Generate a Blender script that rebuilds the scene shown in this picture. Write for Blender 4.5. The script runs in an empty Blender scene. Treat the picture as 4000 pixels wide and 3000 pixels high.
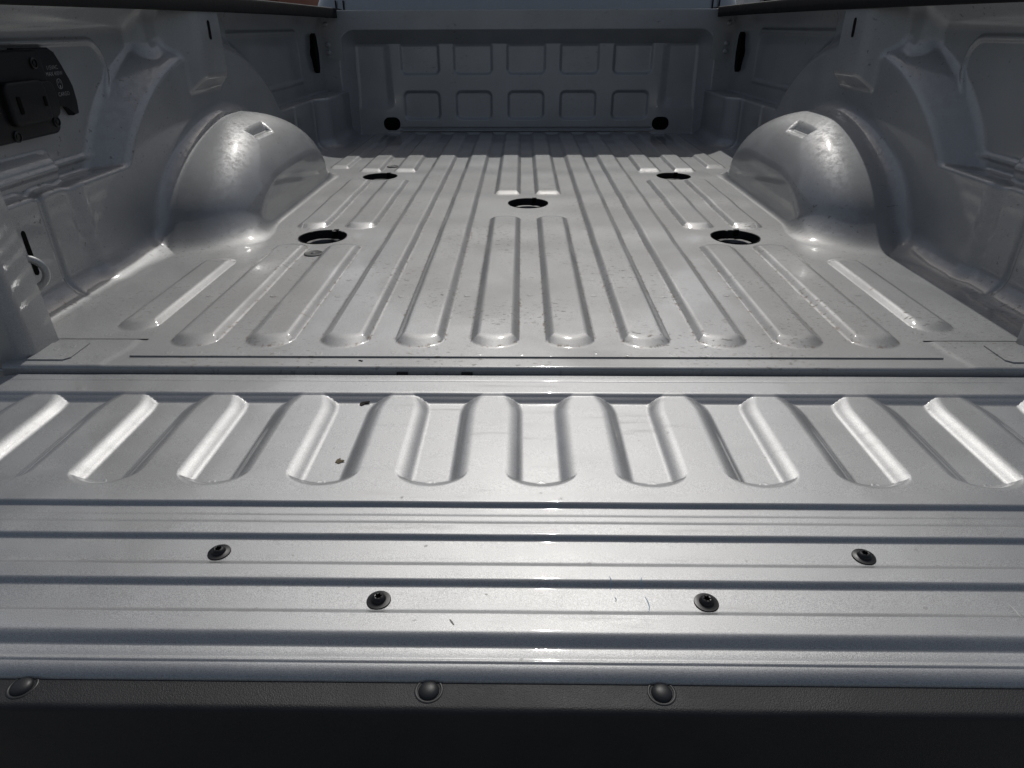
import bpy, bmesh, math, random
import numpy as np
from mathutils import Vector, Matrix

random.seed(7)
rng = np.random.default_rng(11)
scene = bpy.context.scene
COL = scene.collection
R = math.radians

# ------------------------------------------------------------------ camera
# bed frame: x right, y towards the cab, z up, cargo floor at z = 0, ground at z = -0.95
CAM_YAW, CAM_PITCH, CAM_ROLL = -0.0155757, 0.5003897, -0.0039780
CAM_POS = Vector((-0.0184, 0.0, 0.445))
fwd = Vector((math.sin(CAM_YAW) * math.cos(CAM_PITCH), math.cos(CAM_YAW) * math.cos(CAM_PITCH), -math.sin(CAM_PITCH)))
rgt = Vector((math.cos(CAM_YAW), -math.sin(CAM_YAW), 0))
upv = rgt.cross(fwd)
c_, s_ = math.cos(CAM_ROLL), math.sin(CAM_ROLL)
r2, u2 = c_ * rgt + s_ * upv, -s_ * rgt + c_ * upv
cam_d = bpy.data.cameras.new("camera")
cam = bpy.data.objects.new("camera", cam_d)
COL.objects.link(cam)
cam_d.sensor_width = 36
cam_d.lens = 36 * 2560 / 4000
cam_d.clip_start = 0.01
cam_d.clip_end = 3000
m = Matrix((r2, u2, -fwd)).transposed().to_4x4()
m.translation = CAM_POS
cam.matrix_world = m
scene.camera = cam

# ------------------------------------------------------------------ light
SUN_EL, SUN_AZ = R(50.0), R(3.6)          # azimuth measured from +y towards +x
sun_dir = Vector((math.sin(SUN_AZ) * math.cos(SUN_EL), math.cos(SUN_AZ) * math.cos(SUN_EL), math.sin(SUN_EL)))
w = bpy.data.worlds.new("World")
scene.world = w
w.use_nodes = True
nt = w.node_tree
bg = nt.nodes["Background"]
sky = nt.nodes.new("ShaderNodeTexSky")
sky.sky_type = 'NISHITA'
sky.sun_disc = False
sky.sun_elevation = SUN_EL
sky.sun_rotation = SUN_AZ
sky.altitude = 100
sky.air_density = 1.0
sky.dust_density = 3.0
sky.ozone_density = 0.35
# hazy bright summer sky: the photograph's white balance leaves it only faintly blue
hz = nt.nodes.new("ShaderNodeHueSaturation")
hz.inputs["Saturation"].default_value = 0.72
nt.links.new(sky.outputs[0], hz.inputs["Color"])
nt.links.new(hz.outputs[0], bg.inputs[0])
bg.inputs[1].default_value = 0.13
sl = bpy.data.lights.new("sun", 'SUN')
sl.energy = 3.4
sl.angle = R(0.53)
sl.color = (1.0, 0.985, 0.955)
so = bpy.data.objects.new("sun", sl)
COL.objects.link(so)
so.rotation_euler = sun_dir.to_track_quat('Z', 'Y').to_euler()
so.location = (0, 6, 8)
vs = scene.view_settings
vs.view_transform = 'Standard'
vs.look = 'None'
vs.gamma = 1
vs.exposure = -1.27

# ------------------------------------------------------------------ materials
def new_mat(name):
    mt = bpy.data.materials.new(name)
    mt.use_nodes = True
    return mt, mt.node_tree.nodes, mt.node_tree.links, mt.node_tree.nodes["Principled BSDF"]

def noise(N, L, coord, scale, detail=2.0, rough=0.5, dist=0.0):
    n = N.new("ShaderNodeTexNoise")
    n.inputs["Scale"].default_value = scale
    n.inputs["Detail"].default_value = detail
    n.inputs["Roughness"].default_value = rough
    n.inputs["Distortion"].default_value = dist
    L.new(coord, n.inputs["Vector"])
    return n.outputs["Fac"]

def ramp(N, L, src, a, b, lo=0.0, hi=1.0):
    n = N.new("ShaderNodeMapRange")
    n.interpolation_type = 'SMOOTHSTEP'
    n.inputs["From Min"].default_value = a
    n.inputs["From Max"].default_value = b
    n.inputs["To Min"].default_value = lo
    n.inputs["To Max"].default_value = hi
    L.new(src, n.inputs["Value"])
    return n.outputs["Result"]

def mathn(N, L, op, a, b):
    n = N.new("ShaderNodeMath")
    n.operation = op
    for i, v in enumerate((a, b)):
        if isinstance(v, (int, float)):
            n.inputs[i].default_value = v
        else:
            L.new(v, n.inputs[i])
    return n.outputs[0]

def mixc(N, L, fac, a, b):
    n = N.new("ShaderNodeMix")
    n.data_type = 'RGBA'
    if isinstance(fac, (int, float)):
        n.inputs["Factor"].default_value = fac
    else:
        L.new(fac, n.inputs["Factor"])
    for k, v in (("A", a), ("B", b)):
        s = [i for i in n.inputs if i.name == k and i.type == 'RGBA'][0]
        if isinstance(v, tuple):
            s.default_value = (*v, 1)
        else:
            L.new(v, s)
    return [o for o in n.outputs if o.type == 'RGBA'][0]

def scaled(N, L, coord, sc):
    n = N.new("ShaderNodeMapping")
    n.inputs["Scale"].default_value = sc
    L.new(coord, n.inputs["Vector"])
    return n.outputs["Vector"]

PAINT = (0.402, 0.408, 0.411)

def paint_mat(name, dirt=0.0, wall_dirt=0.0, streak=0.0, metal=0.72, peel=0.00005, wave=0.0004):
    mt, N, L, P = new_mat(name)
    tc = N.new("ShaderNodeTexCoord").outputs["Object"]
    # metallic flake: tiny tilts of the base layer, none in the clear coat
    fl = noise(N, L, tc, 1500, 2.0, 0.6)
    cl = noise(N, L, tc, 9, 3.0, 0.55)
    flc = ramp(N, L, fl, 0.32, 0.68, 0.72, 1.30)
    clc = ramp(N, L, cl, 0.3, 0.7, 0.95, 1.05)
    val = mathn(N, L, 'MULTIPLY', flc, clc)
    hsv = N.new("ShaderNodeHueSaturation")
    hsv.inputs["Color"].default_value = (*PAINT, 1)
    L.new(val, hsv.inputs["Value"])
    base = hsv.outputs[0]
    rough = ramp(N, L, cl, 0.3, 0.7, 0.47, 0.53)
    coat = 1.0
    masks = []
    if dirt > 0:
        # fine dusty film, dried water spots and rusty brown marks
        film = ramp(N, L, noise(N, L, tc, 3.2, 4.0, 0.62), 0.36, 0.72, 0.14, 0.46)
        spots = ramp(N, L, noise(N, L, scaled(N, L, tc, (105, 165, 40)), 1.0, 2.0, 0.5), 0.605, 0.68, 0.0, 0.75)
        area = ramp(N, L, noise(N, L, tc, 4.5, 2.0, 0.5), 0.42, 0.6, 0.0, 1.0)
        spots = mathn(N, L, 'MULTIPLY', spots, area)
        brown = ramp(N, L, noise(N, L, scaled(N, L, tc, (60, 95, 30)), 1.0, 3.0, 0.6, 0.4), 0.62, 0.74, 0.0, 0.8)
        a2 = ramp(N, L, noise(N, L, tc, 6.0, 2.0, 0.5), 0.46, 0.62, 0.0, 1.0)
        brown = mathn(N, L, 'MULTIPLY', brown, a2)
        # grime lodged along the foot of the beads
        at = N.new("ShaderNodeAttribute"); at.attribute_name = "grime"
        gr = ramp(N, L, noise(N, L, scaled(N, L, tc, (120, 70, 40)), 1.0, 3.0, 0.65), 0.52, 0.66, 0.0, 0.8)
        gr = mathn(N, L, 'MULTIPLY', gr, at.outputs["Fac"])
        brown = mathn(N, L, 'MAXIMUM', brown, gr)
        masks = [(film, (0.29, 0.275, 0.25), dirt), (spots, (0.17, 0.15, 0.12), dirt), (brown, (0.19, 0.135, 0.075), dirt)]
    if wall_dirt > 0:
        sp = ramp(N, L, noise(N, L, scaled(N, L, tc, (60, 95, 130)), 1.0, 2.0, 0.5), 0.66, 0.71, 0.0, 0.7)
        ar = ramp(N, L, noise(N, L, tc, 5.0, 2.0, 0.5), 0.46, 0.6, 0.0, 1.0)
        sp = mathn(N, L, 'MULTIPLY', sp, ar)
        film = ramp(N, L, noise(N, L, tc, 4.0, 4.0, 0.6), 0.4, 0.75, 0.0, 0.16)
        # dust that has settled and dried in blotches on whatever faces up
        geo = N.new("ShaderNodeNewGeometry").outputs["Normal"]
        sep = N.new("ShaderNodeSeparateXYZ"); L.new(geo, sep.inputs[0])
        upf = ramp(N, L, sep.outputs["Z"], 0.12, 0.7, 0.0, 1.0)
        blot = ramp(N, L, noise(N, L, tc, 75, 4.0, 0.7, 0.6), 0.40, 0.66, 0.06, 0.50)
        dust = mathn(N, L, 'MULTIPLY', upf, blot)
        masks = [(film, (0.22, 0.21, 0.19), wall_dirt), (dust, (0.33, 0.325, 0.31), wall_dirt), (sp, (0.12, 0.105, 0.085), wall_dirt)]
    if streak > 0:
        # handling smears running across the gate
        sm = ramp(N, L, noise(N, L, scaled(N, L, tc, (5, 60, 5)), 1.0, 4.0, 0.65), 0.55, 0.78, 0.0, 0.3)
        sp = ramp(N, L, noise(N, L, tc, 85, 1.0, 0.5), 0.775, 0.80, 0.0, 0.4)
        masks = [(sm, (0.36, 0.355, 0.34), streak), (sp, (0.15, 0.13, 0.10), streak)]
    tot = None
    for msk, colr, amt in masks:
        f = mathn(N, L, 'MULTIPLY', msk, amt)
        base = mixc(N, L, f, base, colr)
        tot = f if tot is None else mathn(N, L, 'MAXIMUM', tot, f)
    L.new(base, P.inputs["Base Color"])
    if tot is not None:
        L.new(mathn(N, L, 'SUBTRACT', metal, mathn(N, L, 'MULTIPLY', tot, 0.8)), P.inputs["Metallic"])
        L.new(mathn(N, L, 'SUBTRACT', coat, tot), P.inputs["Coat Weight"])
        L.new(mathn(N, L, 'ADD', rough, mathn(N, L, 'MULTIPLY', tot, 0.25)), P.inputs["Roughness"])
        L.new(mathn(N, L, 'ADD', 0.035, mathn(N, L, 'MULTIPLY', tot, 0.25)), P.inputs["Coat Roughness"])
    else:
        P.inputs["Metallic"].default_value = metal
        P.inputs["Coat Weight"].default_value = coat
        L.new(rough, P.inputs["Roughness"])
        P.inputs["Coat Roughness"].default_value = 0.035
    b1 = N.new("ShaderNodeBump")
    b1.inputs["Strength"].default_value = 0.30
    b1.inputs["Distance"].default_value = 0.0006
    L.new(fl, b1.inputs["Height"])
    L.new(b1.outputs[0], P.inputs["Normal"])
    # orange peel + faint sheet-metal waviness in the clear coat
    op = noise(N, L, tc, 190, 2.0, 0.5)
    wv = noise(N, L, tc, 14, 2.0, 0.5)
    hsum = mathn(N, L, 'ADD', mathn(N, L, 'MULTIPLY', op, peel), mathn(N, L, 'MULTIPLY', wv, wave))
    b2 = N.new("ShaderNodeBump")
    b2.inputs["Strength"].default_value = 1.0
    b2.inputs["Distance"].default_value = 1.0
    L.new(hsum, b2.inputs["Height"])
    L.new(b2.outputs[0], P.inputs["Coat Normal"])
    return mt

M_FLOOR = paint_mat("silver_paint_floor", dirt=0.85, metal=0.66)
M_WALL = paint_mat("silver_paint_wall", wall_dirt=0.9, metal=0.58, peel=0.00009, wave=0.0002)
M_GATE = paint_mat("silver_paint_gate", streak=0.8)
M_PAINT = paint_mat("silver_paint", wave=0.00008)

def plastic(name, col, rough, grain=0.0, gscale=900, spec=0.4):
    mt, N, L, P = new_mat(name)
    tc = N.new("ShaderNodeTexCoord").outputs["Object"]
    n1 = noise(N, L, tc, 12, 4.0, 0.6)
    v = ramp(N, L, n1, 0.3, 0.7, 0.82, 1.2)
    h = N.new("ShaderNodeHueSaturation")
    h.inputs["Color"].default_value = (*col, 1)
    L.new(v, h.inputs["Value"])
    L.new(h.outputs[0], P.inputs["Base Color"])
    L.new(ramp(N, L, n1, 0.3, 0.7, rough - 0.05, rough + 0.08), P.inputs["Roughness"])
    P.inputs["Specular IOR Level"].default_value = spec
    if grain:
        b = N.new("ShaderNodeBump")
        b.inputs["Strength"].default_value = grain
        b.inputs["Distance"].default_value = 0.0006
        L.new(noise(N, L, tc, gscale, 2.0, 0.6), b.inputs["Height"])
        L.new(b.outputs[0], P.inputs["Normal"])
    return mt

M_CAP = plastic("grained_black_plastic", (0.020, 0.0205, 0.022), 0.5, 0.7, 950, 0.38)
M_RAIL = plastic("rail_black_plastic", (0.005, 0.005, 0.006), 0.6, 0.4, 900, 0.18)
M_BLACK = plastic("black_plastic", (0.012, 0.012, 0.014), 0.5, 0.3, 900, 0.3)
M_HOLE = plastic("dark_void", (0.004, 0.004, 0.004), 0.8, 0.0, 900, 0.1)
M_RUBBER = plastic("grey_rubber", (0.10, 0.105, 0.10), 0.5, 0.3, 500, 0.4)
M_RIVET = plastic("dark_rivet_plastic", (0.024, 0.025, 0.027), 0.42, 0.1, 800, 0.35)
M_SCREW = plastic("black_screw", (0.010, 0.010, 0.011), 0.38, 0.15, 1200, 0.5)
M_PRINT = plastic("white_print", (0.30, 0.30, 0.30), 0.6)
mt, N, L, P = new_mat("bare_steel")
P.inputs["Base Color"].default_value = (0.13, 0.13, 0.133, 1)
P.inputs["Metallic"].default_value = 1
L.new(ramp(N, L, noise(N, L, N.new("ShaderNodeTexCoord").outputs["Object"], 60, 3), 0.3, 0.7, 0.35, 0.55), P.inputs["Roughness"])
M_STEEL = mt
mt, N, L, P = new_mat("window_glass")
P.inputs["Base Color"].default_value = (0.012, 0.014, 0.016, 1)
P.inputs["Roughness"].default_value = 0.03
L.new(ramp(N, L, noise(N, L, N.new("ShaderNodeTexCoord").outputs["Object"], 3, 2), 0.3, 0.7, 0.02, 0.05), P.inputs["Roughness"])
M_GLASS = mt

# ------------------------------------------------------------------ helpers
ROOT_LOC = Vector((0, 2.0, -0.95))

def link(o, parent=None, top_offset=False):
    COL.objects.link(o)
    if parent is not None:
        o.parent = parent
    return o

def tag(o, label=None, cat=None, group=None, kind=None):
    if label: o["label"] = label
    if cat: o["category"] = cat
    if group: o["group"] = group
    if kind: o["kind"] = kind
    return o

def mesh_np(name, verts, faces, mat, parent=None, normals=None, smooth=True, loc=None):
    verts = np.asarray(verts, dtype=np.float32).reshape(-1, 3)
    me = bpy.data.meshes.new(name)
    faces = np.asarray(faces)
    if normals is not None:      # wind every face to agree with its normals
        normals = np.asarray(normals, dtype=np.float32).reshape(-1, 3)
        P0, P1, P2, P3 = (verts[faces[:, k]] for k in range(4))
        fn_ = np.cross(P2 - P0, P3 - P1)
        flip = np.einsum('ij,ij->i', fn_, normals[faces].sum(1)) < 0
        faces = np.where(flip[:, None], faces[:, ::-1], faces)
    me.from_pydata(verts.tolist(), [], faces.tolist())
    if smooth:
        me.polygons.foreach_set("use_smooth", np.ones(len(me.polygons), dtype=bool))
    me.update()
    if normals is not None:
        me.normals_split_custom_set_from_vertices(np.asarray(normals, dtype=np.float32).reshape(-1, 3).tolist())
    me.materials.append(mat)
    o = bpy.data.objects.new(name, me)
    link(o, parent)
    if loc is not None:
        o.location = loc
    return o

def bm_obj(name, bm, mat, parent=None, smooth=True, angle=None, loc=None):
    me = bpy.data.meshes.new(name)
    bmesh.ops.recalc_face_normals(bm, faces=bm.faces)
    bm.to_mesh(me)
    bm.free()
    if smooth:
        me.polygons.foreach_set("use_smooth", np.ones(len(me.polygons), dtype=bool))
        if angle:
            me.set_sharp_from_angle(angle=R(angle))
    me.materials.append(mat)
    o = bpy.data.objects.new(name, me)
    link(o, parent)
    if loc is not None:
        o.location = loc
    return o

def bm_box(bm, lo, hi, bevel=0.0, seg=2):
    r = bmesh.ops.create_cube(bm, size=1)
    vs_ = r["verts"]
    for v in vs_:
        v.co = Vector([lo[i] + (v.co[i] + 0.5) * (hi[i] - lo[i]) for i in range(3)])
    if bevel > 0:
        es = list({e for v in vs_ for e in v.link_edges})
        bmesh.ops.bevel(bm, geom=es, offset=bevel, segments=seg, profile=0.5, affect='EDGES')

def bm_lathe(bm, prof, n=32, axis='z', at=(0, 0, 0), mat_rot=None, cap=False):
    rings = []
    for (r, h) in prof:
        ring = []
        if r < 1e-6:
            p = Vector((0, 0, h))
            if mat_rot: p = mat_rot @ p
            ring = [bm.verts.new(p + Vector(at))]
        else:
            for k in range(n):
                a = 2 * math.pi * k / n
                p = Vector((r * math.cos(a), r * math.sin(a), h))
                if mat_rot: p = mat_rot @ p
                ring.append(bm.verts.new(p + Vector(at)))
        rings.append(ring)
    for A, B in zip(rings[:-1], rings[1:]):
        for k in range(n):
            k2 = (k + 1) % n
            if len(A) == 1 and len(B) == 1: continue
            if len(A) == 1: bm.faces.new((A[0], B[k], B[k2]))
            elif len(B) == 1: bm.faces.new((A[k], A[k2], B[0]))
            else: bm.faces.new((A[k], A[k2], B[k2], B[k]))

def bm_tube(bm, pts, rad, n=10, closed=False):
    pts = [Vector(p) for p in pts]
    rings = []
    prev = None
    for i, p in enumerate(pts):
        a = pts[max(i - 1, 0)]
        b = pts[min(i + 1, len(pts) - 1)]
        t = (b - a).normalized()
        if prev is None:
            u = t.orthogonal().normalized()
        else:
            u = (prev - t * prev.dot(t)).normalized()
        prev = u
        v = t.cross(u)
        rings.append([bm.verts.new(p + rad * (math.cos(2 * math.pi * k / n) * u + math.sin(2 * math.pi * k / n) * v)) for k in range(n)])
    for A, B in zip(rings[:-1], rings[1:]):
        for k in range(n):
            bm.faces.new((A[k], A[(k + 1) % n], B[(k + 1) % n], B[k]))
    bm.faces.new(rings[0][::-1])
    bm.faces.new(rings[-1])

# smooth profile: 0 -> 1 with straight middle and rounded ends
def prof(t, rf=0.28):
    t = np.clip(t, 0, 1)
    s = 1.0 / (1 - rf)
    a = s * t * t / (2 * rf)
    b = s * (rf / 2 + (t - rf))
    c = 1 - s * (1 - t) ** 2 / (2 * rf)
    return np.where(t < rf, a, np.where(t < 1 - rf, b, c))

def prof2(t, r0, r1):
    t = np.clip(t, 0, 1)
    s = 1.0 / (1 - r0 / 2 - r1 / 2)
    return np.where(t < r0, s * t * t / (2 * r0), np.where(t < 1 - r1, s * (t - r0 / 2), 1 - s * (1 - t) ** 2 / (2 * r1)))

def rmin(a, b, k):
    u = np.maximum(k - a, 0)
    v = np.maximum(k - b, 0)
    return np.maximum(k, np.minimum(a, b)) - np.sqrt(u * u + v * v)

def rmax(a, b, k):
    return -rmin(-a, -b, k)

def sstep(a, b, x):
    t = np.clip((x - a) / (b - a), 0, 1)
    return t * t * (3 - 2 * t)

def rib(x, y, xc, y0, y1, H, hw=0.041, sw=0.018, ew=0.040, square=False):
    """pressed floor bead, rounded ends at y0 and y1"""
    dx = np.abs(x - xc)
    rc = hw if not square else hw * 0.45
    cx = np.maximum(dx - (hw - rc), 0)
    tip = rc - np.sqrt(np.maximum(rc * rc - np.minimum(cx, rc) ** 2, 0))
    ts = (hw - dx) / sw
    te = (y - (y0 + tip)) / ew
    tf = ((y1 - tip) - y) / ew
    t = rmin(rmin(ts, te, 0.35), tf, 0.35)
    return H * prof2(t, 0.18, 0.45)

def grid_faces(nu, nv, keep=None):
    i = np.arange(nu - 1)[:, None] * nv + np.arange(nv - 1)[None, :]
    f = np.stack([i, i + nv, i + nv + 1, i + 1], -1).reshape(-1, 4)
    if keep is not None:
        f = f[keep.reshape(-1)]
    return f

def compact(verts, faces, normals):
    used = np.unique(faces)
    mp = -np.ones(len(verts), dtype=np.int64)
    mp[used] = np.arange(len(used))
    return verts[used], mp[faces], normals[used]

# ------------------------------------------------------------------ the truck
truck = bpy.data.objects.new("pickup_truck", None)
COL.objects.link(truck)
truck.location = ROOT_LOC
tag(truck, "silver metallic pickup truck seen into its open empty cargo bed over the lowered tailgate", "pickup truck")

def part(o):
    """hang a bed-frame object on the truck"""
    o.parent = truck
    o.location = -ROOT_LOC
    return o

# ---- cargo floor: one pressed pan with beads -------------------------------
RH = 0.0085
HOLES = [(-0.496, 1.546), (0.491, 1.546), (-0.494, 2.262), (0.489, 2.262), (0.0, 1.886)]
PLUGS = [(-0.481, 1.412), (-0.483, 2.44)]
HR = 0.0565

def pan_h(x, y):
    ax = np.abs(x)
    h = np.zeros_like(x)
    for xc in (0.1815, 0.3025):
        h = np.maximum(h, rib(ax, y, xc, 0.925, 3.30, RH))
    h = np.maximum(h, rib(ax, y, 0.0605, 0.925, 1.745, RH))
    h = np.maximum(h, rib(ax, y, 0.0605, 1.985, 3.30, RH, square=True))
    for xc in (0.4235, 0.5445):
        h = np.maximum(h, rib(ax, y, xc, 0.925, 1.492, RH))
        h = np.maximum(h, rib(ax, y, xc, 1.605, 2.215, RH, square=False))
        h = np.maximum(h, rib(ax, y, xc, 2.335, 3.30, RH, square=True))
    # cross-members under the sheet telegraph through as very shallow waves
    h = h + (0.0008 * np.sin(y * 2 * np.pi / 0.31) + 0.0004 * np.sin(y * 2 * np.pi / 0.173 + 2 * x)) * sstep(1.0, 1.5, y)
    # slight dents
    for dx, dy, dr, da in DENTS:
        h = h - da * np.exp(-((x - dx) ** 2 + (y - dy) ** 2) / (dr * dr))
    return h

DENTS = [(-0.47, 1.16, 0.03, 0.0007), (0.50, 1.17, 0.03, 0.0007), (0.14, 1.3, 0.09, 0.0005), (-0.26, 1.25, 0.08, 0.0004), (0.36, 1.05, 0.05, 0.0005), (-0.1, 1.12, 0.07, 0.0004)]

def height_mesh(fn, xs, ys, holes=()):
    X, Y = np.meshgrid(xs, ys, indexing='ij')
    keep = np.ones((len(xs) - 1, len(ys) - 1), bool)
    for (hx, hy, hr) in holes:
        d = np.hypot(X - hx, Y - hy)
        sx, sy = xs[1] - xs[0], ys[1] - ys[0]
        near = np.abs(d - hr) < 0.75 * max(sx, sy)
        s = np.where(near, hr / np.maximum(d, 1e-6), 1.0)
        X = hx + (X - hx) * s
        Y = hy + (Y - hy) * s
        cx = (X[:-1, :-1] + X[1:, :-1] + X[:-1, 1:] + X[1:, 1:]) / 4
        cy = (Y[:-1, :-1] + Y[1:, :-1] + Y[:-1, 1:] + Y[1:, 1:]) / 4
        keep &= np.hypot(cx - hx, cy - hy) > hr
    Z = fn(X, Y)
    e = 4e-4
    gx = (fn(X + e, Y) - fn(X - e, Y)) / (2 * e)
    gy = (fn(X, Y + e) - fn(X, Y - e)) / (2 * e)
    nrm = np.stack([-gx, -gy, np.ones_like(gx)], -1)
    nrm /= np.linalg.norm(nrm, axis=-1, keepdims=True)
    V = np.stack([X, Y, Z], -1).reshape(-1, 3)
    F = grid_faces(len(xs), len(ys), keep)
    return compact(V, F, nrm.reshape(-1, 3))

PAN_W, PAN_Y0, PAN_Y1 = 0.622, 0.899, 3.235
PAN_Z = 0.0012

def pan_fn(X, Y):
    return PAN_Z + pan_h(X, Y)

xs = np.linspace(-PAN_W, PAN_W, 416)
ys = np.concatenate([np.linspace(PAN_Y0, 1.3, 120)[:-1], np.linspace(1.3, PAN_Y1, 400)])
V, F, NN = height_mesh(pan_fn, xs, ys, [(a, b, HR) for a, b in HOLES])
# hem: the sheet's own thickness along its rear and side edges
nv0 = len(V)
loop = [(x, PAN_Y0) for x in np.linspace(-PAN_W, PAN_W, 200)]
sideL = [(-PAN_W, y) for y in np.linspace(PAN_Y1, PAN_Y0, 200)]
sideR = [(PAN_W, y) for y in np.linspace(PAN_Y0, PAN_Y1, 200)]
path = sideL + loop[1:] + sideR[1:]
px_ = np.array(path)
top = np.c_[px_, pan_fn(px_[:, 0], px_[:, 1])]
bot = top.copy(); bot[:, 2] = -0.0025
nrm_h = np.zeros_like(top)
nrm_h[:200, 0] = -1; nrm_h[200:400, 1] = -1; nrm_h[399:, 0] = 1
HV = np.concatenate([top, bot]); n_ = len(top)
HF = np.stack([np.arange(n_ - 1), np.arange(n_ - 1) + n_, np.arange(n_ - 1) + n_ + 1, np.arange(n_ - 1) + 1], -1)
V2 = np.concatenate([V, HV]); F2 = np.concatenate([F, HF + nv0]); N2 = np.concatenate([NN, nrm_h, nrm_h])
floor = part(mesh_np("cargo_floor", V2, F2, M_FLOOR, normals=N2))
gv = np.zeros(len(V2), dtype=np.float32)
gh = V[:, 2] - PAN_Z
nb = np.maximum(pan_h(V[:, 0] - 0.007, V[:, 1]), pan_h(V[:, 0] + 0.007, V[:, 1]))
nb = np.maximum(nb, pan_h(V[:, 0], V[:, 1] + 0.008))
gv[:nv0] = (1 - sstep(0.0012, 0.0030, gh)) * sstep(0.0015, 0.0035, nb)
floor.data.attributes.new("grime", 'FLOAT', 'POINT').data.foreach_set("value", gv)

# hitch sockets let into the floor
def make_socket():
    bm = bmesh.new()
    bm_lathe(bm, [(HR + 0.0012, 0.0012), (HR - 0.0005, 0.0005), (HR - 0.001, -0.004), (HR - 0.002, -0.045), (0.047, -0.046)], 48)
    o1 = bm_obj("hitch_socket", bm, M_BLACK, floor, angle=40)
    bm = bmesh.new()
    bm_lathe(bm, [(0.048, -0.0455), (0.047, -0.019), (0.044, -0.016), (0.036, -0.017), (0.034, -0.020), (0.034, -0.06), (0.0, -0.061)], 40)
    o2 = bm_obj("socket_ring", bm, M_STEEL, o1, angle=40)
    bm = bmesh.new()
    bm_lathe(bm, [(0.0335, -0.030), (0.0, -0.030)], 32)
    o3 = bm_obj("socket_core", bm, M_HOLE, o1)
    bm = bmesh.new()
    bm_box(bm, (0.012, HR - 0.006, -0.012), (0.026, HR + 0.006, 0.0016), 0.001, 1)
    o4 = bm_obj("notch", bm, M_HOLE, o1, angle=30)
    return o1, o2, o3, o4
sock = make_socket()
for i, (hx, hy) in enumerate(HOLES):
    if i == 0:
        grp = sock
    else:
        grp = [s.copy() for s in sock]
        for k, g in enumerate(grp):
            COL.objects.link(g)
            g.parent = floor if k == 0 else grp[0]
    grp[0].location = (hx, hy, PAN_Z)

# rubber plugs
bm = bmesh.new()
bm_lathe(bm, [(0.0205, 0.0), (0.0205, 0.0016), (0.0185, 0.0026), (0.0165, 0.0018), (0.006, 0.0014), (0.004, 0.003), (0.0, 0.0034)], 28)
plug = bm_obj("floor_plug", bm, M_RUBBER, floor, angle=40)
plug.location = (*PLUGS[0], PAN_Z)
p2 = plug.copy(); COL.objects.link(p2); p2.location = (*PLUGS[1], PAN_Z)

# spot welds: little rings pressed in the valleys and along the rear hem
def weld_ring(bm, x, y, z, r=0.0042):
    bm_lathe(bm, [(r * 1.35, 0.0), (r * 1.05, 0.00030), (r * 0.75, 0.00003), (0.0, 0.0001)], 10, at=(x, y, z))
bm = bmesh.new()
for k in range(-5, 6):
    for yy in (1.245, 1.155, 1.60):
        if abs(k) == 0 and yy == 1.60: continue
        if rng.random() < 0.9:
            weld_ring(bm, 0.121 * k + rng.normal(0, 0.003), yy + rng.normal(0, 0.004), PAN_Z + 0.0003)
for k in range(20):
    weld_ring(bm, -0.575 + k * 0.0605 + rng.normal(0, 0.006), 0.909 + rng.normal(0, 0.002), PAN_Z)
for sx in (-1, 1):
    for yy in (1.62, 1.70):
        weld_ring(bm, sx * 0.60, yy, PAN_Z + 0.0003)
sw_ = bm_obj("spot_weld_marks", bm, M_FLOOR, floor)
tag(sw_, kind="stuff")

# ---- side walls ------------------------------------------------------------
YA = 1.90      # wheel axis
def bead_line(y, z, pts, wd, hgt):
    d = np.full_like(y, 9.0)
    for (a, b) in zip(pts[:-1], pts[1:]):
        ay, az = a; by, bz = b
        vy, vz = by - ay, bz - az
        t = np.clip(((y - ay) * vy + (z - az) * vz) / (vy * vy + vz * vz + 1e-12), 0, 1)
        d = np.minimum(d, np.hypot(y - ay - t * vy, z - az - t * vz))
    return hgt * prof(1 - d / wd, 0.45)

def arc(cy, cz, r, a0, a1, n=7):
    return [(cy + r * math.cos(R(a0 + (a1 - a0) * k / (n - 1))), cz + r * math.sin(R(a0 + (a1 - a0) * k / (n - 1)))) for k in range(n)]

PANEL_REAR = [(0.9, 0.423), (1.49, 0.421)] + arc(1.49, 0.376, 0.045, 90, -25) + [(1.432, 0.232), (1.405, 0.215), (0.9, 0.212)]
PANEL_FRONT = [(2.20, 0.425), (2.86, 0.425)] + arc(2.86, 0.385, 0.04, 90, 0) + [(2.90, 0.25), (2.44, 0.25)]

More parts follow.
